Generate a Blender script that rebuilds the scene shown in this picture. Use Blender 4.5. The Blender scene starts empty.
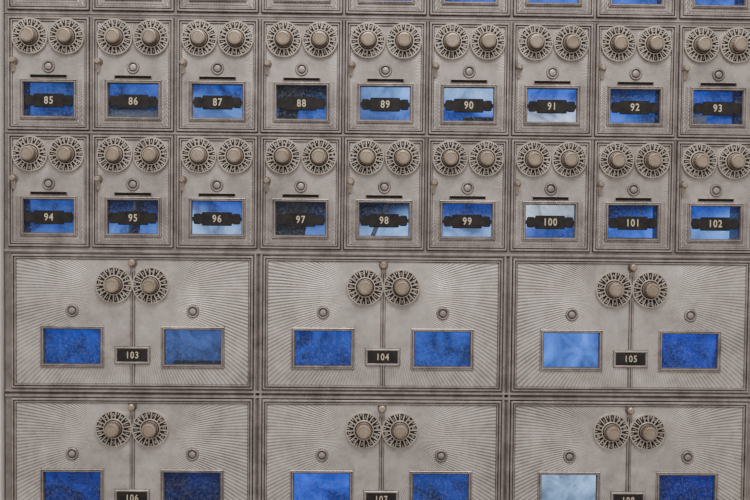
import bpy, math, random
import numpy as np
from mathutils import Matrix, Vector, Euler
random.seed(7)
S=0.001
ZB=1.45   # height of first dial row above floor (m)
ROWZ={0:120.3,1:1.2,2:-115.4,3:-246.0,4:-391.0}
COLX=lambda i:84.0*i
BIGX=lambda j:84.0+252.0*j
DEPTH=72.0

# ---------------------------------------------------------------- materials
def new_mat(name):
    m=bpy.data.materials.new(name); m.use_nodes=True
    nt=m.node_tree; nt.nodes.clear()
    out=nt.nodes.new('ShaderNodeOutputMaterial')
    return m,nt,out
def metal(name,c1,c2,metallic=0.6,rough=0.42,noise=60,bump=0.12,sun=None,lowvar=(0.74,1.1)):
    m,nt,out=new_mat(name); N=nt.nodes; L=nt.links
    b=N.new('ShaderNodeBsdfPrincipled'); L.new(b.outputs[0],out.inputs[0])
    tc=N.new('ShaderNodeTexCoord')
    geo=N.new('ShaderNodeNewGeometry')
    n=N.new('ShaderNodeTexNoise'); n.inputs['Scale'].default_value=noise; n.inputs['Detail'].default_value=8; n.inputs['Roughness'].default_value=0.7
    L.new(geo.outputs['Position'],n.inputs['Vector'])
    r=N.new('ShaderNodeValToRGB'); r.color_ramp.elements[0].position=0.35; r.color_ramp.elements[1].position=0.62
    r.color_ramp.elements[0].color=(*c1,1); r.color_ramp.elements[1].color=(*c2,1)
    L.new(n.outputs['Fac'],r.inputs[0])
    nl=N.new('ShaderNodeTexNoise'); nl.inputs['Scale'].default_value=16; nl.inputs['Detail'].default_value=9; nl.inputs['Roughness'].default_value=0.75
    L.new(geo.outputs['Position'],nl.inputs['Vector'])
    ml=N.new('ShaderNodeMapRange'); ml.inputs['From Min'].default_value=0.36; ml.inputs['From Max'].default_value=0.6
    ml.inputs['To Min'].default_value=lowvar[0]; ml.inputs['To Max'].default_value=lowvar[1]
    L.new(nl.outputs['Fac'],ml.inputs[0])
    m0=N.new('ShaderNodeMix'); m0.data_type='RGBA'; m0.blend_type='MULTIPLY'; m0.inputs['Factor'].default_value=1.0
    L.new(r.outputs[0],m0.inputs['A']); L.new(ml.outputs[0],m0.inputs['B'])
    L.new(m0.outputs['Result'],b.inputs['Base Color'])
    b.inputs['Metallic'].default_value=metallic; b.inputs['Roughness'].default_value=rough
    bp=N.new('ShaderNodeBump'); bp.inputs['Strength'].default_value=bump; bp.inputs['Distance'].default_value=0.001
    n2=N.new('ShaderNodeTexNoise'); n2.inputs['Scale'].default_value=900; n2.inputs['Detail'].default_value=3
    L.new(geo.outputs['Position'],n2.inputs['Vector'])
    L.new(n2.outputs['Fac'],bp.inputs['Height'])
    L.new(bp.outputs[0],b.inputs['Normal'])
    if sun:
        zc,cnt,xo,strength,lo,fade0,fade1=sun
        sp=N.new('ShaderNodeSeparateXYZ'); L.new(tc.outputs['Object'],sp.inputs[0])
        def mth(op,a,bv=None):
            k=N.new('ShaderNodeMath'); k.operation=op
            for i,v in enumerate((a,bv)):
                if v is None: continue
                if isinstance(v,(int,float)): k.inputs[i].default_value=v
                else: L.new(v,k.inputs[i])
            return k.outputs[0]
        ax=mth('SUBTRACT',mth('ABSOLUTE',sp.outputs['X']),xo)
        dz=mth('SUBTRACT',sp.outputs['Z'],zc)
        ang=mth('ARCTAN2',dz,ax)
        rr=mth('SQRT',mth('ADD',mth('MULTIPLY',ax,ax),mth('MULTIPLY',dz,dz)))
        ang2=mth('ADD',ang,mth('MULTIPLY',rr,0.9))
        s=mth('SINE',mth('MULTIPLY',ang2,float(cnt)))
        fd=N.new('ShaderNodeMapRange'); fd.inputs['From Min'].default_value=fade0; fd.inputs['From Max'].default_value=fade1
        L.new(rr,fd.inputs[0])
        wf=N.new('ShaderNodeMapRange'); wf.inputs['From Min'].default_value=0.35; wf.inputs['From Max'].default_value=0.62
        wf.inputs['To Min'].default_value=1.0; wf.inputs['To Max'].default_value=0.45
        L.new(nl.outputs['Fac'],wf.inputs[0])
        s=mth('MULTIPLY',mth('MULTIPLY',s,fd.outputs[0]),wf.outputs[0])
        b2=N.new('ShaderNodeBump'); b2.inputs['Strength'].default_value=strength; b2.inputs['Distance'].default_value=0.0005
        L.new(s,b2.inputs['Height']); L.new(bp.outputs[0],b2.inputs['Normal'])
        L.new(b2.outputs[0],b.inputs['Normal'])
        mx=N.new('ShaderNodeMix'); mx.data_type='RGBA'; mx.blend_type='MULTIPLY'
        mx.inputs['Factor'].default_value=1.0
        mr=N.new('ShaderNodeMapRange'); mr.inputs['From Min'].default_value=-1; mr.inputs['From Max'].default_value=0.4
        mr.inputs['To Min'].default_value=lo; mr.inputs['To Max'].default_value=1.05
        L.new(s,mr.inputs[0])
        L.new(m0.outputs['Result'],mx.inputs['A']); L.new(mr.outputs[0],mx.inputs['B'])
        L.new(mx.outputs['Result'],b.inputs['Base Color'])
    return m
def plain(name,c,rough=0.6,metallic=0.0,c2=None,scale=40):
    m,nt,out=new_mat(name); N=nt.nodes; L=nt.links
    b=N.new('ShaderNodeBsdfPrincipled'); L.new(b.outputs[0],out.inputs[0])
    n=N.new('ShaderNodeTexNoise'); n.inputs['Scale'].default_value=scale; n.inputs['Detail'].default_value=5
    geo=N.new('ShaderNodeNewGeometry'); L.new(geo.outputs['Position'],n.inputs['Vector'])
    r=N.new('ShaderNodeValToRGB'); r.color_ramp.elements[0].position=0.35; r.color_ramp.elements[1].position=0.65
    c2=c2 or tuple(x*0.85 for x in c)
    r.color_ramp.elements[0].color=(*c,1); r.color_ramp.elements[1].color=(*c2,1)
    L.new(n.outputs['Fac'],r.inputs[0]); L.new(r.outputs[0],b.inputs['Base Color'])
    b.inputs['Roughness'].default_value=rough; b.inputs['Metallic'].default_value=metallic
    return m
M_RIM=metal('cast_rim',(0.31,0.265,0.245),(0.52,0.455,0.425))
M_GRV=metal('groove_shade',(0.08,0.064,0.058),(0.17,0.14,0.128),metallic=0.3,rough=0.6)  # crevice shade painted as a darker metal in the recesses
M_PS=metal('sunburst_small',(0.42,0.37,0.342),(0.59,0.53,0.495),sun=(-0.03,140,0.0,0.35,0.78,0.025,0.04),lowvar=(0.72,1.12))
M_PB=metal('sunburst_big',(0.52,0.465,0.43),(0.70,0.64,0.60),sun=(-0.012,210,0.0,0.5,0.72,0.03,0.06),lowvar=(0.78,1.12))
M_LAT=metal('cabinet_metal',(0.24,0.20,0.188),(0.37,0.32,0.30))
M_STOP=plain('gap_shade',(0.025,0.02,0.018))  # near-black colour standing in for shade in gaps and slots
M_DIAL=metal('dial_plate',(0.50,0.435,0.37),(0.66,0.59,0.52),rough=0.42,lowvar=(0.82,1.06))
M_DARK=plain('dial_black',(0.018,0.013,0.010),0.6)
M_KNOB=metal('knob_bronze',(0.36,0.285,0.215),(0.50,0.41,0.325),rough=0.4,metallic=0.6,lowvar=(0.85,1.08))
M_PLATE=plain('number_plate_black',(0.012,0.010,0.010),0.4,0.2,c2=(0.03,0.026,0.024),scale=120)
M_GOLD=plain('numeral_cream',(0.66,0.57,0.42),0.5)
M_INT=plain('compartment_steel',(0.07,0.08,0.12),0.5,0.3)
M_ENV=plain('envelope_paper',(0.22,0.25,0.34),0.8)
M_TRIM=plain('painted_trim',(0.84,0.80,0.75),0.45)
M_WALL=plain('plaster',(0.55,0.52,0.48),0.8)
M_FLOOR=plain('terrazzo',(0.35,0.32,0.29),0.4,c2=(0.2,0.18,0.17),scale=150)
# dusty glass
m,nt,out=new_mat('dusty_glass'); N=nt.nodes; L=nt.links
tr=N.new('ShaderNodeBsdfTransparent'); tr.inputs[0].default_value=(0.88,0.93,1,1)
gl=N.new('ShaderNodeBsdfGlossy'); gl.inputs['Roughness'].default_value=0.12
df=N.new('ShaderNodeBsdfDiffuse'); df.inputs[0].default_value=(0.30,0.34,0.42,1)
geo=N.new('ShaderNodeNewGeometry')
n=N.new('ShaderNodeTexNoise'); n.inputs['Scale'].default_value=330; n.inputs['Detail'].default_value=8; n.inputs['Roughness'].default_value=0.75
L.new(geo.outputs['Position'],n.inputs['Vector'])
mr=N.new('ShaderNodeMapRange'); mr.inputs['From Min'].default_value=0.46; mr.inputs['From Max'].default_value=0.76
mr.inputs['To Min'].default_value=0.02; mr.inputs['To Max'].default_value=0.42
L.new(n.outputs['Fac'],mr.inputs[0])
x1=N.new('ShaderNodeMixShader'); L.new(mr.outputs[0],x1.inputs[0]); L.new(tr.outputs[0],x1.inputs[1]); L.new(df.outputs[0],x1.inputs[2])
x2=N.new('ShaderNodeMixShader'); x2.inputs[0].default_value=0.03
L.new(x1.outputs[0],x2.inputs[1]); L.new(gl.outputs[0],x2.inputs[2]); L.new(x2.outputs[0],out.inputs[0])
M_GLASS=m
# made-up glowing panel: sorting-room light painted as emission
m,nt,out=new_mat('painted_glow'); N=nt.nodes; L=nt.links
at=N.new('ShaderNodeAttribute'); at.attribute_name='glow'
em=N.new('ShaderNodeEmission'); em.inputs['Strength'].default_value=1.0
n=N.new('ShaderNodeTexNoise'); n.inputs['Scale'].default_value=34; n.inputs['Detail'].default_value=4; n.inputs['Distortion'].default_value=1.0
geo=N.new('ShaderNodeNewGeometry'); L.new(geo.outputs['Position'],n.inputs['Vector'])
mr=N.new('ShaderNodeMapRange'); mr.inputs['From Min'].default_value=0.34; mr.inputs['From Max'].default_value=0.70
mr.inputs['To Min'].default_value=0.35; mr.inputs['To Max'].default_value=1.5
L.new(n.outputs['Fac'],mr.inputs[0])
mx=N.new('ShaderNodeMix'); mx.data_type='RGBA'; mx.blend_type='MULTIPLY'; mx.inputs['Factor'].default_value=1
L.new(at.outputs['Color'],mx.inputs['A']); L.new(mr.outputs[0],mx.inputs['B']); L.new(mx.outputs['Result'],em.inputs[0])
L.new(em.outputs[0],out.inputs[0])
M_GLOW=m

# ---------------------------------------------------------------- mesh builder (mm)
class MB:
    def __init__(s): s.v=[];s.f=[];s.m=[];s.mats=[]
    def mi(s,mat):
        if mat not in s.mats: s.mats.append(mat)
        return s.mats.index(mat)
    def add(s,vs,fs,mat):
        o=len(s.v); s.v+=vs
        for n,f in enumerate(fs):
            s.f.append([o+i for i in f]); s.m.append(s.mi(mat[n] if isinstance(mat,list) else mat))
    def ring(s,x0,x1,z0,z1,prof,mat,grooves=()):
        vs=[];fs=[];ms=[]
        for ins,y in prof:
            vs+=[(x0+ins,y,z0+ins),(x1-ins,y,z0+ins),(x1-ins,y,z1-ins),(x0+ins,y,z1-ins)]
        for k in range(len(prof)-1):
            for i in range(4):
                j=(i+1)%4
                fs.append([4*k+i,4*k+j,4*k+4+j,4*k+4+i]); ms.append(M_GRV if k in grooves else mat)
        s.add(vs,fs,ms)
    def sheet(s,x0,x1,z0,z1,y,holes,mat):
        xs=sorted({x0,x1}|{h[0] for h in holes}|{h[1] for h in holes}); zs=sorted({z0,z1}|{h[2] for h in holes}|{h[3] for h in holes})
        xs=[x for x in xs if x0<=x<=x1]; zs=[z for z in zs if z0<=z<=z1]
        vs=[];fs=[]
        for z in zs:
            for x in xs: vs.append((x,y,z))
        nx=len(xs)
        for b in range(len(zs)-1):
            for a in range(nx-1):
                cx=(xs[a]+xs[a+1])/2; cz=(zs[b]+zs[b+1])/2
                if any(h[0]<cx<h[1] and h[2]<cz<h[3] for h in holes): continue
                fs.append([b*nx+a,b*nx+a+1,(b+1)*nx+a+1,(b+1)*nx+a])
        s.add(vs,fs,mat)
    def lathe(s,cx,cz,prof,mat,seg=32,knurl=None,grooves=()):
        vs=[];fs=[];ms=[]
        for k,(r,y) in enumerate(prof):
            for i in range(seg):
                a=2*math.pi*i/seg
                rr=r*(1+(0.05*(1 if (i%2) else -1) if knurl and k in knurl else 0))
                vs.append((cx+rr*math.cos(a),y,cz+rr*math.sin(a)))
        for k in range(len(prof)-1):
            for i in range(seg):
                j=(i+1)%seg; fs.append([seg*k+i,seg*k+j,seg*k+seg+j,seg*k+seg+i]); ms.append(M_GRV if k in grooves else mat)
        k=seg*(len(prof)-1); fs.append([k+i for i in range(seg)]); ms.append(mat)
        s.add(vs,fs,ms)
    def prism(s,pts,y0,y1,mat):
        n=len(pts); vs=[(x,y0,z) for x,z in pts]+[(x,y1,z) for x,z in pts]
        fs=[list(range(n))]+[[n+i,n+(i+1)%n,(i+1)%n,i] for i in range(n)]+[[2*n-1-i for i in range(n)]]
        s.add(vs,fs,mat)
    def box(s,x0,x1,z0,z1,y0,y1,mat): s.prism([(x0,z0),(x1,z0),(x1,z1),(x0,z1)],y0,y1,mat)
    def addmesh(s,me,mat,M):
        s.add([tuple(M@v.co) for v in me.vertices],[list(p.vertices) for p in me.polygons],mat)
    def mesh(s,name,smooth=True):
        me=bpy.data.meshes.new(name); me.from_pydata([(a*S,b*S,c*S) for a,b,c in s.v],[],s.f)
        for m in s.mats: me.materials.append(m)
        me.polygons.foreach_set('material_index',s.m)
        if smooth:
            me.polygons.foreach_set('use_smooth',[True]*len(s.f)); me.set_sharp_from_angle(angle=math.radians(32))
        me.update(); return me
def obj(name,data,loc=(0,0,0),parent=None):
    o=bpy.data.objects.new(name,data); bpy.context.scene.collection.objects.link(o)
    if parent: o.parent=parent
    o.location=loc; return o
def W(x,y,z): return (x*S,y*S,ZB+z*S)

# ---------------------------------------------------------------- dial
def text_mesh(ch,size):
    c=bpy.data.curves.new('t','FONT'); c.body=ch; c.size=size; c.align_x='CENTER'; c.align_y='CENTER'; c.extrude=0.35; c.offset=0.08; c.resolution_u=2
    o=bpy.data.objects.new('t',c); bpy.context.scene.collection.objects.link(o)
    bpy.context.view_layer.update()
    me=bpy.data.meshes.new_from_object(o.evaluated_get(bpy.context.evaluated_depsgraph_get()))
    bpy.data.objects.remove(o); return me
def dial_mesh(R):
    d=MB()
    d.lathe(0,0,[(R,1),(R,-1.8),(R-.5,-2.5),(R-1.5,-2.5),(R-1.7,-1.5)],M_DIAL,48)
    d.lathe(0,0,[(R-1.65,-1.52),(7.8,-1.52)],M_DARK,48)
    d.lathe(0,0,[(10.3,-1.4),(10.3,-2.5),(10,-2.8),(9.3,-2.8),(9.1,-1.5)],M_DIAL,40)
    NB=20
    for k in range(NB):
        a=2*math.pi*k/NB
        def bar(a,r0,r1,w0,w1):
            ca,sa=math.cos(a),math.sin(a)
            pts=[(r0,-w0),(r1,-w1),(r1,w1),(r0,w0)]
            d.prism([(p*ca-q*sa,p*sa+q*ca) for p,q in pts],-2.4,-1.4,M_DIAL)
        bar(a,10,R-1.4,0.5,0.8)
        a2=a+math.pi/NB
        if k%2: 
            bar(a2,R-4.2,R-1.4,0.45,0.65)
        else:
            ch='ABCDEFGHIJ'[k//2]
            me=text_mesh(ch,4.4)
            ca,sa=math.cos(a2),math.sin(a2)
            rr=(R+9)/2+0.1
            Mx=Matrix(((sa,ca,0,rr*ca),(0,0,-1,-2.0),(-ca,sa,0,rr*sa),(0,0,0,1)))
            d.addmesh(me,M_DIAL,Mx)
    d.lathe(0,0,[(8.2,-1.6),(8.2,-3.4),(7.8,-4.0),(6.2,-4.6),(5.8,-6.5),(6.8,-7.4),(7.2,-8.2),(7.2,-10.6),(6.5,-11.8),(5.4,-12.1),(5.0,-11.7)],M_KNOB,40,knurl=(5,6,7),grooves=(2,3,9))
    return d.mesh('dial')
DIAL=dial_mesh(18.0); DIALB=dial_mesh(18.8)

RIM=[(0,5),(0,-.6),(.6,-1.4),(1.9,-1.4),(2.3,.2),(2.9,.2),(3.2,-.9),(4.2,-.9),(4.6,.5),(5.2,.5)]
RG=(3,4,8)
WIN=[(-.5,.5),(.2,.3),(.3,-.9),(.9,-1.3),(1.4,-.5),(1.8,-.4),(2.1,-1.1),(2.9,-1.1),(3.3,.2),(3.9,.4),(4.0,3.2)]
WG=(0,4,8,9)
def medallion(d,x,z):
    d.lathe(x,z,[(6.6,.3),(6.1,.2),(6.0,-.6),(5.5,-1.2),(4.8,-1.1),(4.4,0),(3.3,0),(3.0,-1.0),(1.5,-1.5)],M_RIM,28,grooves=(0,5))
def latch(d,x,z,r=3.0):
    d.lathe(x,z,[(r+1.4,.3),(r+1,.2),(r+.8,-1.2),(r*.6,-1.6),(r*.55,-4.5),(r,-5.2),(r*1.02,-7.2),(r*.7,-8.2)],M_KNOB,20,grooves=(0,2,3))
# ---------------------------------------------------------------- small door
d=MB()
X0,X1,Z0,Z1=-40.2,40.2,-92.5,19.6
d.ring(X0,X1,Z0,Z1,RIM,M_RIM,RG)
WX,WZ0,WZ1=28.7,-82.5,-41.8
holes=[(-WX+3.9,WX-3.9,WZ0+3.9,WZ1-3.9),(-18,18,-40.6,-37.9)]
d.sheet(X0+5.1,X1-5.1,Z0+5.1,Z1-5.1,.4,holes,M_PS)
d.ring(-WX,WX,WZ0,WZ1,WIN,M_RIM,WG)
d.ring(-19,19,-41.5,-37.0,[(0,.5),(.3,-.4),(.7,-.5),(.9,.2),(.9,3)],M_RIM)
d.box(-20,20,-41.5,-37,2.6,3.6,M_STOP)  # dark strip added behind the slot so it looks shaded
for k in range(2):
    for sx in (-1,1):
        x=sx*(30.8+1.7*k); d.box(x-.4,x+.4,-86.5,-42,-.4,.6,M_RIM)
d.box(-30,30,-85.4,-84.5,-.4,.6,M_RIM)
medallion(d,0,-29.5)
latch(d,-34,-24.5,2.8)
d.prism([(-35.6,-35),(-33.2,-35),(-32.2,-26),(-35.8,-26)],-1.6,.5,M_KNOB)
d.sheet(-WX+3.8,WX-3.8,WZ0+3.8,WZ1-3.8,3.4,[],M_GLASS)
c=-63.3
def plate(k,y0,y1,mat):
    H=[(23.6,3.6),(22.4,5.4),(17,5.4),(15.6,4.4),(14.4,6.9)]
    R=[(a-k if a>20 else a-k*(a<15),b-k) for a,b in H]
    P=[(-a,c-b) for a,b in R]+[(a,c-b) for a,b in R[::-1]]+[(a,c+b) for a,b in R]+[(-a,c+b) for a,b in R[::-1]]
    d.prism(P,y0,y1,mat)
plate(0,1.0,2.1,M_PLATE); plate(.8,.7,1.1,M_PLATE)
d.box(-24.7,-23.4,c-2,c+2,1.3,2.1,M_PLATE); d.box(23.4,24.7,c-2,c+2,1.3,2.1,M_PLATE)
SMALL=d.mesh('small_door')
# ---------------------------------------------------------------- big door
d=MB()
X0,X1,Z0,Z1=-121,121,-104.5,30.5
d.ring(X0,X1,Z0,Z1,RIM,M_RIM,RG)
wins=[(-92.5,-28.5,-83.5,-41),(28.5,92.5,-83.5,-41)]
holes=[(a+3.9,b-3.9,e+3.9,f-3.9) for a,b,e,f in wins]
d.sheet(X0+5.1,X1-5.1,Z0+5.1,Z1-5.1,.4,holes,M_PB)
for a,b,e,f in wins:
    d.ring(a,b,e,f,WIN,M_RIM,WG)
    d.sheet(a+3.8,b-3.8,e+3.8,f-3.8,3.4,[],M_GLASS)
for x in (-1.2,1.2):
    d.box(x-.7,x+.7,Z0+4.5,Z1-4.5,-.9,.6,M_RIM)
d.box(-2.6,2.6,Z0+4.5,Z1-4.5,.25,.6,M_GRV)
d.ring(-17.5,17.5,-79.5,-62,[(-.5,.3),(0,.2),(.2,-1.2),(.8,-1.8),(1.8,-1.6),(2.4,-.9)],M_RIM,(0,))
d.box(-15.2,15.2,-77.2,-64.3,-.95,.4,M_PLATE)
medallion(d,-60.5,-26); medallion(d,60.5,-26)
latch(d,0,22.5,3.4)
d.lathe(0,15.5,[(2.6,.5),(2.4,-1.4),(1.2,-1.6)],M_RIM,16)
BIG=d.mesh('big_door')

def number(txt,parent,x,y,z,size):
    k=bpy.data.curves.new('number_'+txt,'FONT'); k.body=txt; k.size=size*S; k.align_x='CENTER'; k.align_y='CENTER'
    k.extrude=0.15*S; k.offset=0.12*S; k.space_character=1.2; k.materials.append(M_GOLD)
    o=obj('number_'+txt,k,(x*S,y*S,z*S),parent); o.rotation_euler=(math.pi/2,0,0); o.scale=(.82,1,1); return o
def dials(parent,data,dx):
    for sx,nm in ((-1,'dial_left'),(1,'dial_right')):
        o=obj(nm,data,(sx*dx*S,0,0),parent); o.rotation_euler=(0,random.uniform(0,6.28),0)

for r,first in ((0,76),(1,85),(2,94)):
    for i in range(9):
        p=obj('mailbox_door',SMALL,W(COLX(i),0,ROWZ[r]))
        dials(p,DIAL,18.1)
        number(str(first+i),p,0,.6,c,10.2)
for r,first in ((3,103),(4,106)):
    for j in range(3):
        p=obj('large_mailbox_door',BIG,W(BIGX(j),0,ROWZ[r]))
        dials(p,DIALB,18.4)
        number(str(first+j),p,0,-1.05,-70.7,9.4)

# ---------------------------------------------------------------- cabinet
LX,RX=-43.5,84*8+43.5
TZ,BZ=ROWZ[0]+24,ROWZ[4]-110
sm=[(COLX(i),ROWZ[r]) for r in (0,1,2) for i in range(9)]
bg=[(BIGX(j),ROWZ[r]) for r in (3,4) for j in range(3)]
d=MB()
op=[(x-40.9,x+40.9,z-93.2,z+20.3) for x,z in sm]+[(x-121.7,x+121.7,z-105.2,z+31.2) for x,z in bg]
d.sheet(LX,RX,BZ,TZ,1.2,op,M_LAT)
for a,b,e,f in op: d.ring(a,b,e,f,[(0,1.2),(0,6)],M_STOP)
st=[(a+5,b-5,e+5,f-5) for a,b,e,f in op]
d.sheet(LX,RX,BZ,TZ,5.2,st,M_STOP)  # added dark layer, keeps the panel glow out of the door gaps
for j in (1,2):
    x=252*j-42
    for q in (-3.0,3.0): d.box(x+q-.8,x+q+.8,BZ,ROWZ[2]-96,-.4,1.3,M_RIM)
    d.box(x-1,x+1,BZ,ROWZ[2]-96,1.0,1.3,M_GRV)
for z in (ROWZ[0]-95.6,ROWZ[1]-94.6): d.box(LX,RX,z-.6,z+.6,.2,1.3,M_RIM)
zz=ROWZ[2]-96.5; d.box(LX,RX,zz-1.1,zz+1.1,-.7,1.3,M_RIM)
zz=(ROWZ[3]-105.2+ROWZ[4]+31.2)/2
for q in (-2.5,2.5): d.box(LX,RX,zz+q-.9,zz+q+.9,-.6,1.3,M_RIM)
d.box(LX,RX,zz-1,zz+1,1.0,1.3,M_GRV)
T=.8
def shelf(x0,x1,z): d.box(x0,x1,z-T,z+T,5.3,DEPTH,M_INT)
def part(x,z0,z1): d.box(x-T,x+T,z0,z1,5.3,DEPTH,M_INT)
zsm=[ROWZ[0]+21.5,ROWZ[0]-95.6,ROWZ[1]-94.6,ROWZ[2]-97]
for z in zsm: shelf(LX,RX,z)
zbg=[ROWZ[2]-97,(ROWZ[3]-105.3+ROWZ[4]+30.8)/2,BZ+2]
for z in zbg[1:]: shelf(LX,RX,z)
for i in range(10): part(84*i-42,zsm[3],zsm[0])
for j in range(4): part(252*j-42,zbg[2],zbg[0])
d.box(LX,LX+1,BZ,TZ,1.3,DEPTH,M_INT); d.box(RX-1,RX,BZ,TZ,1.3,DEPTH,M_INT)
cab=obj('mailbox_cabinet',d.mesh('cabinet',smooth=False),W(0,0,0))

# ---------------------------------------------------------------- added glow panel (window light painted per compartment)
def lin(c):
    r,g,b=[((v/255)**2.2) for v in c]; mn=min(r,g,b)
    wgt=1-min(1,mn/0.6)
    return [r*(1-.45*wgt),g*(1-.32*wgt),b*(1-.10*wgt)]
topbot={1:[((50,85,150),(60,90,165)),((70,115,215),(30,45,80)),((50,90,180),(110,150,220)),((18,24,40),(60,95,170)),((140,185,255),(90,120,200)),
 ((165,205,255),(50,100,220)),((60,110,230),(205,222,255)),((24,40,85),(80,130,240)),((45,78,175),(60,110,230))],
 2:[((55,85,155),(65,95,165)),((20,30,60),(90,130,215)),((60,100,200),(165,200,250)),((30,30,45),(90,120,190)),((16,26,54),(150,190,245)),
 ((40,70,160),(150,185,240)),((225,238,255),(60,100,200)),((18,34,80),(70,120,230)),((40,80,190),(120,170,240))]}
topbot[0]=[((40,80,170),(40,60,100))]*4+[((60,100,200),(60,100,200))]*2+[((60,110,230),(70,120,230))]*3
bigc={(3,0):((34,74,165),(75,98,152)),(3,1):((46,80,170),(50,90,178)),(3,2):((90,145,250),(42,70,170)),
      (4,0):((26,54,138),(18,32,84)),(4,1):((55,100,230),(45,70,150)),(4,2):((175,212,255),(28,42,118))}
G=MB(); cols=[]
AX,AZ=310,-180
def addcell(x0,x1,z0,z1,fn,nx=14,nz=14):
    for a in range(nx):
        for b in range(nz):
            xa,xb=x0+(x1-x0)*a/nx,x0+(x1-x0)*(a+1)/nx; za,zb=z0+(z1-z0)*b/nz,z0+(z1-z0)*(b+1)/nz
            G.add([(xa,DEPTH,za),(xb,DEPTH,za),(xb,DEPTH,zb),(xa,DEPTH,zb)],[[0,1,2,3]],M_GLOW)
            for x,z in ((xa,za),(xb,za),(xb,zb),(xa,zb)): cols.append(fn(x,z))
for r in (0,1,2):
    for i in range(9):
        t,b=topbot[r][i]; t=np.array(lin(t)); b=np.array(lin(b)); xc=COLX(i); zr=ROWZ[r]
        tilt=random.uniform(-.3,.3); side=random.uniform(-.014,.014)
        def fn(x,z,t=t,b=b,xc=xc,zr=zr,tilt=tilt,side=side):
            zc=zr-63+0.07*(zr-63-AZ)
            k=1/(1+math.exp(-((zc-z)+tilt*(x-xc))/3.0))   # 0 above the plate, 1 below it
            return (t*(1-k)+b*k)*max(.3,1+side*(x-xc))
        addcell(xc-42,xc+42,zsm[r+1],zsm[r],fn)
for r in (3,4):
    for j in range(3):
        l,rr=bigc[(r,j)]; l=np.array(lin(l)); rr=np.array(lin(rr)); xc=BIGX(j); zr=ROWZ[r]
        def fn(x,z,l=l,rr=rr,xc=xc,zr=zr):
            k=1/(1+math.exp(-(x-xc-.07*(xc-AX))/6.0)); g=1+0.35*(z-(zr-63))/40
            return (l*(1-k)+rr*k)*max(.3,g)
        addcell(xc-126,xc+126,zbg[r-2],zbg[r-3],fn,36,16)
me=G.mesh('backing',smooth=False)
ca=me.color_attributes.new('glow','FLOAT_COLOR','CORNER')
arr=np.ones((len(me.loops),4)); arr[:,:3]=np.array(cols)*1.15
ca.data.foreach_set('color',arr.ravel())
obj('painted_glow_panel',me,(0,0,0),cab)  # added emissive panel, the light behind the windows is in its colours

# ---------------------------------------------------------------- mail
def mail(xc,zfloor,items):
    b=MB()
    for (x,w,h,t,y0,lean) in items:
        pts=[(x,zfloor),(x+w,zfloor),(x+w+lean,zfloor+h),(x+lean,zfloor+h)]
        b.prism(pts,y0,y0+t,M_ENV)
    obj('letter_mail',b.mesh('mail',smooth=False),W(xc,0,0))
for (i,r,items) in [(1,1,[(-34,60,24,2,20,4)]),(3,1,[(-30,20,70,2,40,12)]),(5,1,[(0,34,24,2,50,0)]),(3,2,[(-36,36,52,2,35,8)]),
                    (1,2,[(-10,2.5,80,40,10,14)]),(4,2,[(-20,4,70,40,14,30)]),(8,1,[(-36,30,26,2,16,0)]),(7,2,[(-36,60,18,6,12,0)])]:
    mail(COLX(i),zsm[r+1]+T+.05,items)
for (j,r,items) in [(0,3,[(30,70,26,3,50,2)])]:
    mail(BIGX(j),zbg[r-2]+T+.05,items)

# ---------------------------------------------------------------- room shell
d=MB(); d.box(LX-70,LX-2.0,BZ-40,TZ+40,-7,DEPTH,M_TRIM); d.box(LX-9,LX-4,BZ-40,TZ+40,-9.5,-6.9,M_TRIM); obj('trim_1',d.mesh('t1',False),W(0,0,0))
d=MB(); d.box(RX+.2,RX+70,BZ-40,TZ+40,-7,DEPTH,M_TRIM); obj('trim_2',d.mesh('t2',False),W(0,0,0))
d=MB(); d.box(LX-1.9,RX+.1,TZ+.1,TZ+40,-7,DEPTH,M_TRIM); obj('trim_3',d.mesh('t3',False),W(0,0,0))
d=MB(); d.box(LX-1.9,RX+.1,BZ-40,BZ-.1,-7,DEPTH,M_TRIM); obj('trim_4',d.mesh('t4',False),W(0,0,0))
d=MB(); a,b_,e,f=LX-70,RX+70,BZ-40,TZ+40
z0,z1=-ZB*1000,-ZB*1000+2800
for q in ((-1700,a,z0,z1),(b_,2400,z0,z1),(a,b_,z0,e),(a,b_,f,z1)): d.box(q[0],q[1],q[2],q[3],0,DEPTH,M_WALL)
obj('wall_front',d.mesh('w',False),W(0,0,0))
d=MB(); d.box(-1700,2400,z0-30,z0,-3000,DEPTH,M_FLOOR); obj('floor',d.mesh('f',False),W(0,0,0))

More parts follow.
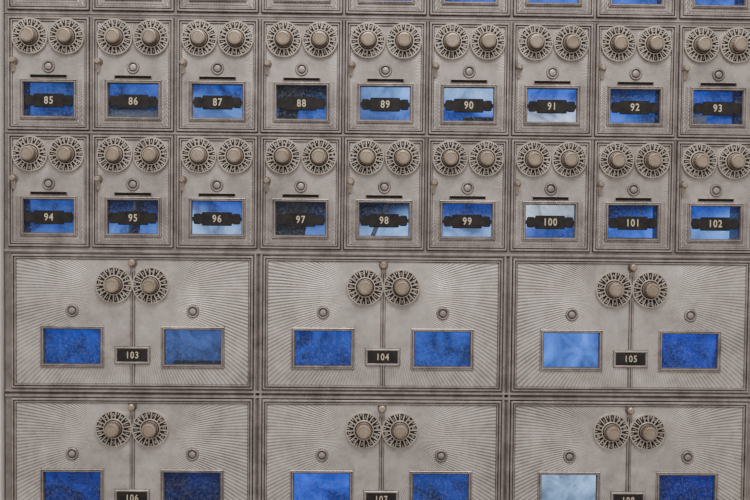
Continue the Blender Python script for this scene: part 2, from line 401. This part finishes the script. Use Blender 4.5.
# ---------------------------------------------------------------- lights
w=bpy.data.worlds.new('world'); bpy.context.scene.world=w; w.use_nodes=True
bg_=w.node_tree.nodes['Background']; bg_.inputs[0].default_value=(1.0,0.97,0.955,1); bg_.inputs[1].default_value=0.55
def area(name,loc,target,sx,sy,e,col):
    l=bpy.data.lights.new(name,'AREA'); l.shape='RECTANGLE'; l.size=sx; l.size_y=sy; l.energy=e; l.color=col
    o=obj(name,l,loc); o.rotation_euler=(Vector(target)-Vector(loc)).to_track_quat('-Z','Y').to_euler(); return o
area('ceiling_lamp',(0.35,-0.95,2.7),(0.36,0,1.2),1.0,0.4,30,(1,0.96,0.92))

# ---------------------------------------------------------------- camera : pose solved from measured dial centres
F=1000.0
world=[];pix=[]
r1=[(46,37),(130.5,39),(216.5,40),(301.5,41),(385.5,42.0),(469.5,43),(554,44.5),(637.5,45.5),(721.5,46.5)]
r2=[(46,154),(130.5,155),(216.5,156),(301.5,157),(385,158),(469,159),(553.5,160),(637,161),(720.5,162)]
for i,p in enumerate(r1): world.append((COLX(i),-6,0)); pix.append(p)
for i,p in enumerate(r2): world.append((COLX(i),-6,-116.6)); pix.append(p)
for j,p in enumerate([(130,284.5),(383.5,287.5),(633,290.5)]): world.append((BIGX(j),-6,ROWZ[3])); pix.append(p)
for j,p in enumerate([(131.5,428.5),(383,431),(631,432)]): world.append((BIGX(j),-6,ROWZ[4])); pix.append(p)
Wp=np.array(world,float); Px=np.array(pix,float)
def proj(q):
    R=np.array(Euler((q[3]+math.pi/2,q[4],q[5]),'XYZ').to_matrix())
    cc=(Wp-q[:3])@R
    return np.stack([375+F*cc[:,0]/-cc[:,2],250-F*cc[:,1]/-cc[:,2]],1)
q=np.array([330.,-1000,-205,0,0,0])
for it in range(40):
    r=(proj(q)-Px).ravel(); J=np.zeros((len(r),6))
    for k in range(6):
        h=1e-2 if k<3 else 1e-5; q2=q.copy(); q2[k]+=h; J[:,k]=((proj(q2)-Px).ravel()-r)/h
    q=q-np.linalg.solve(J.T@J+1e-9*np.eye(6),J.T@r)
cam=bpy.data.cameras.new('camera'); co=obj('camera',cam,W(q[0],q[1],q[2]))
co.rotation_euler=(q[3]+math.pi/2,q[4],q[5]); cam.sensor_width=36; cam.lens=36*F/750; cam.clip_start=0.01
bpy.context.scene.camera=co
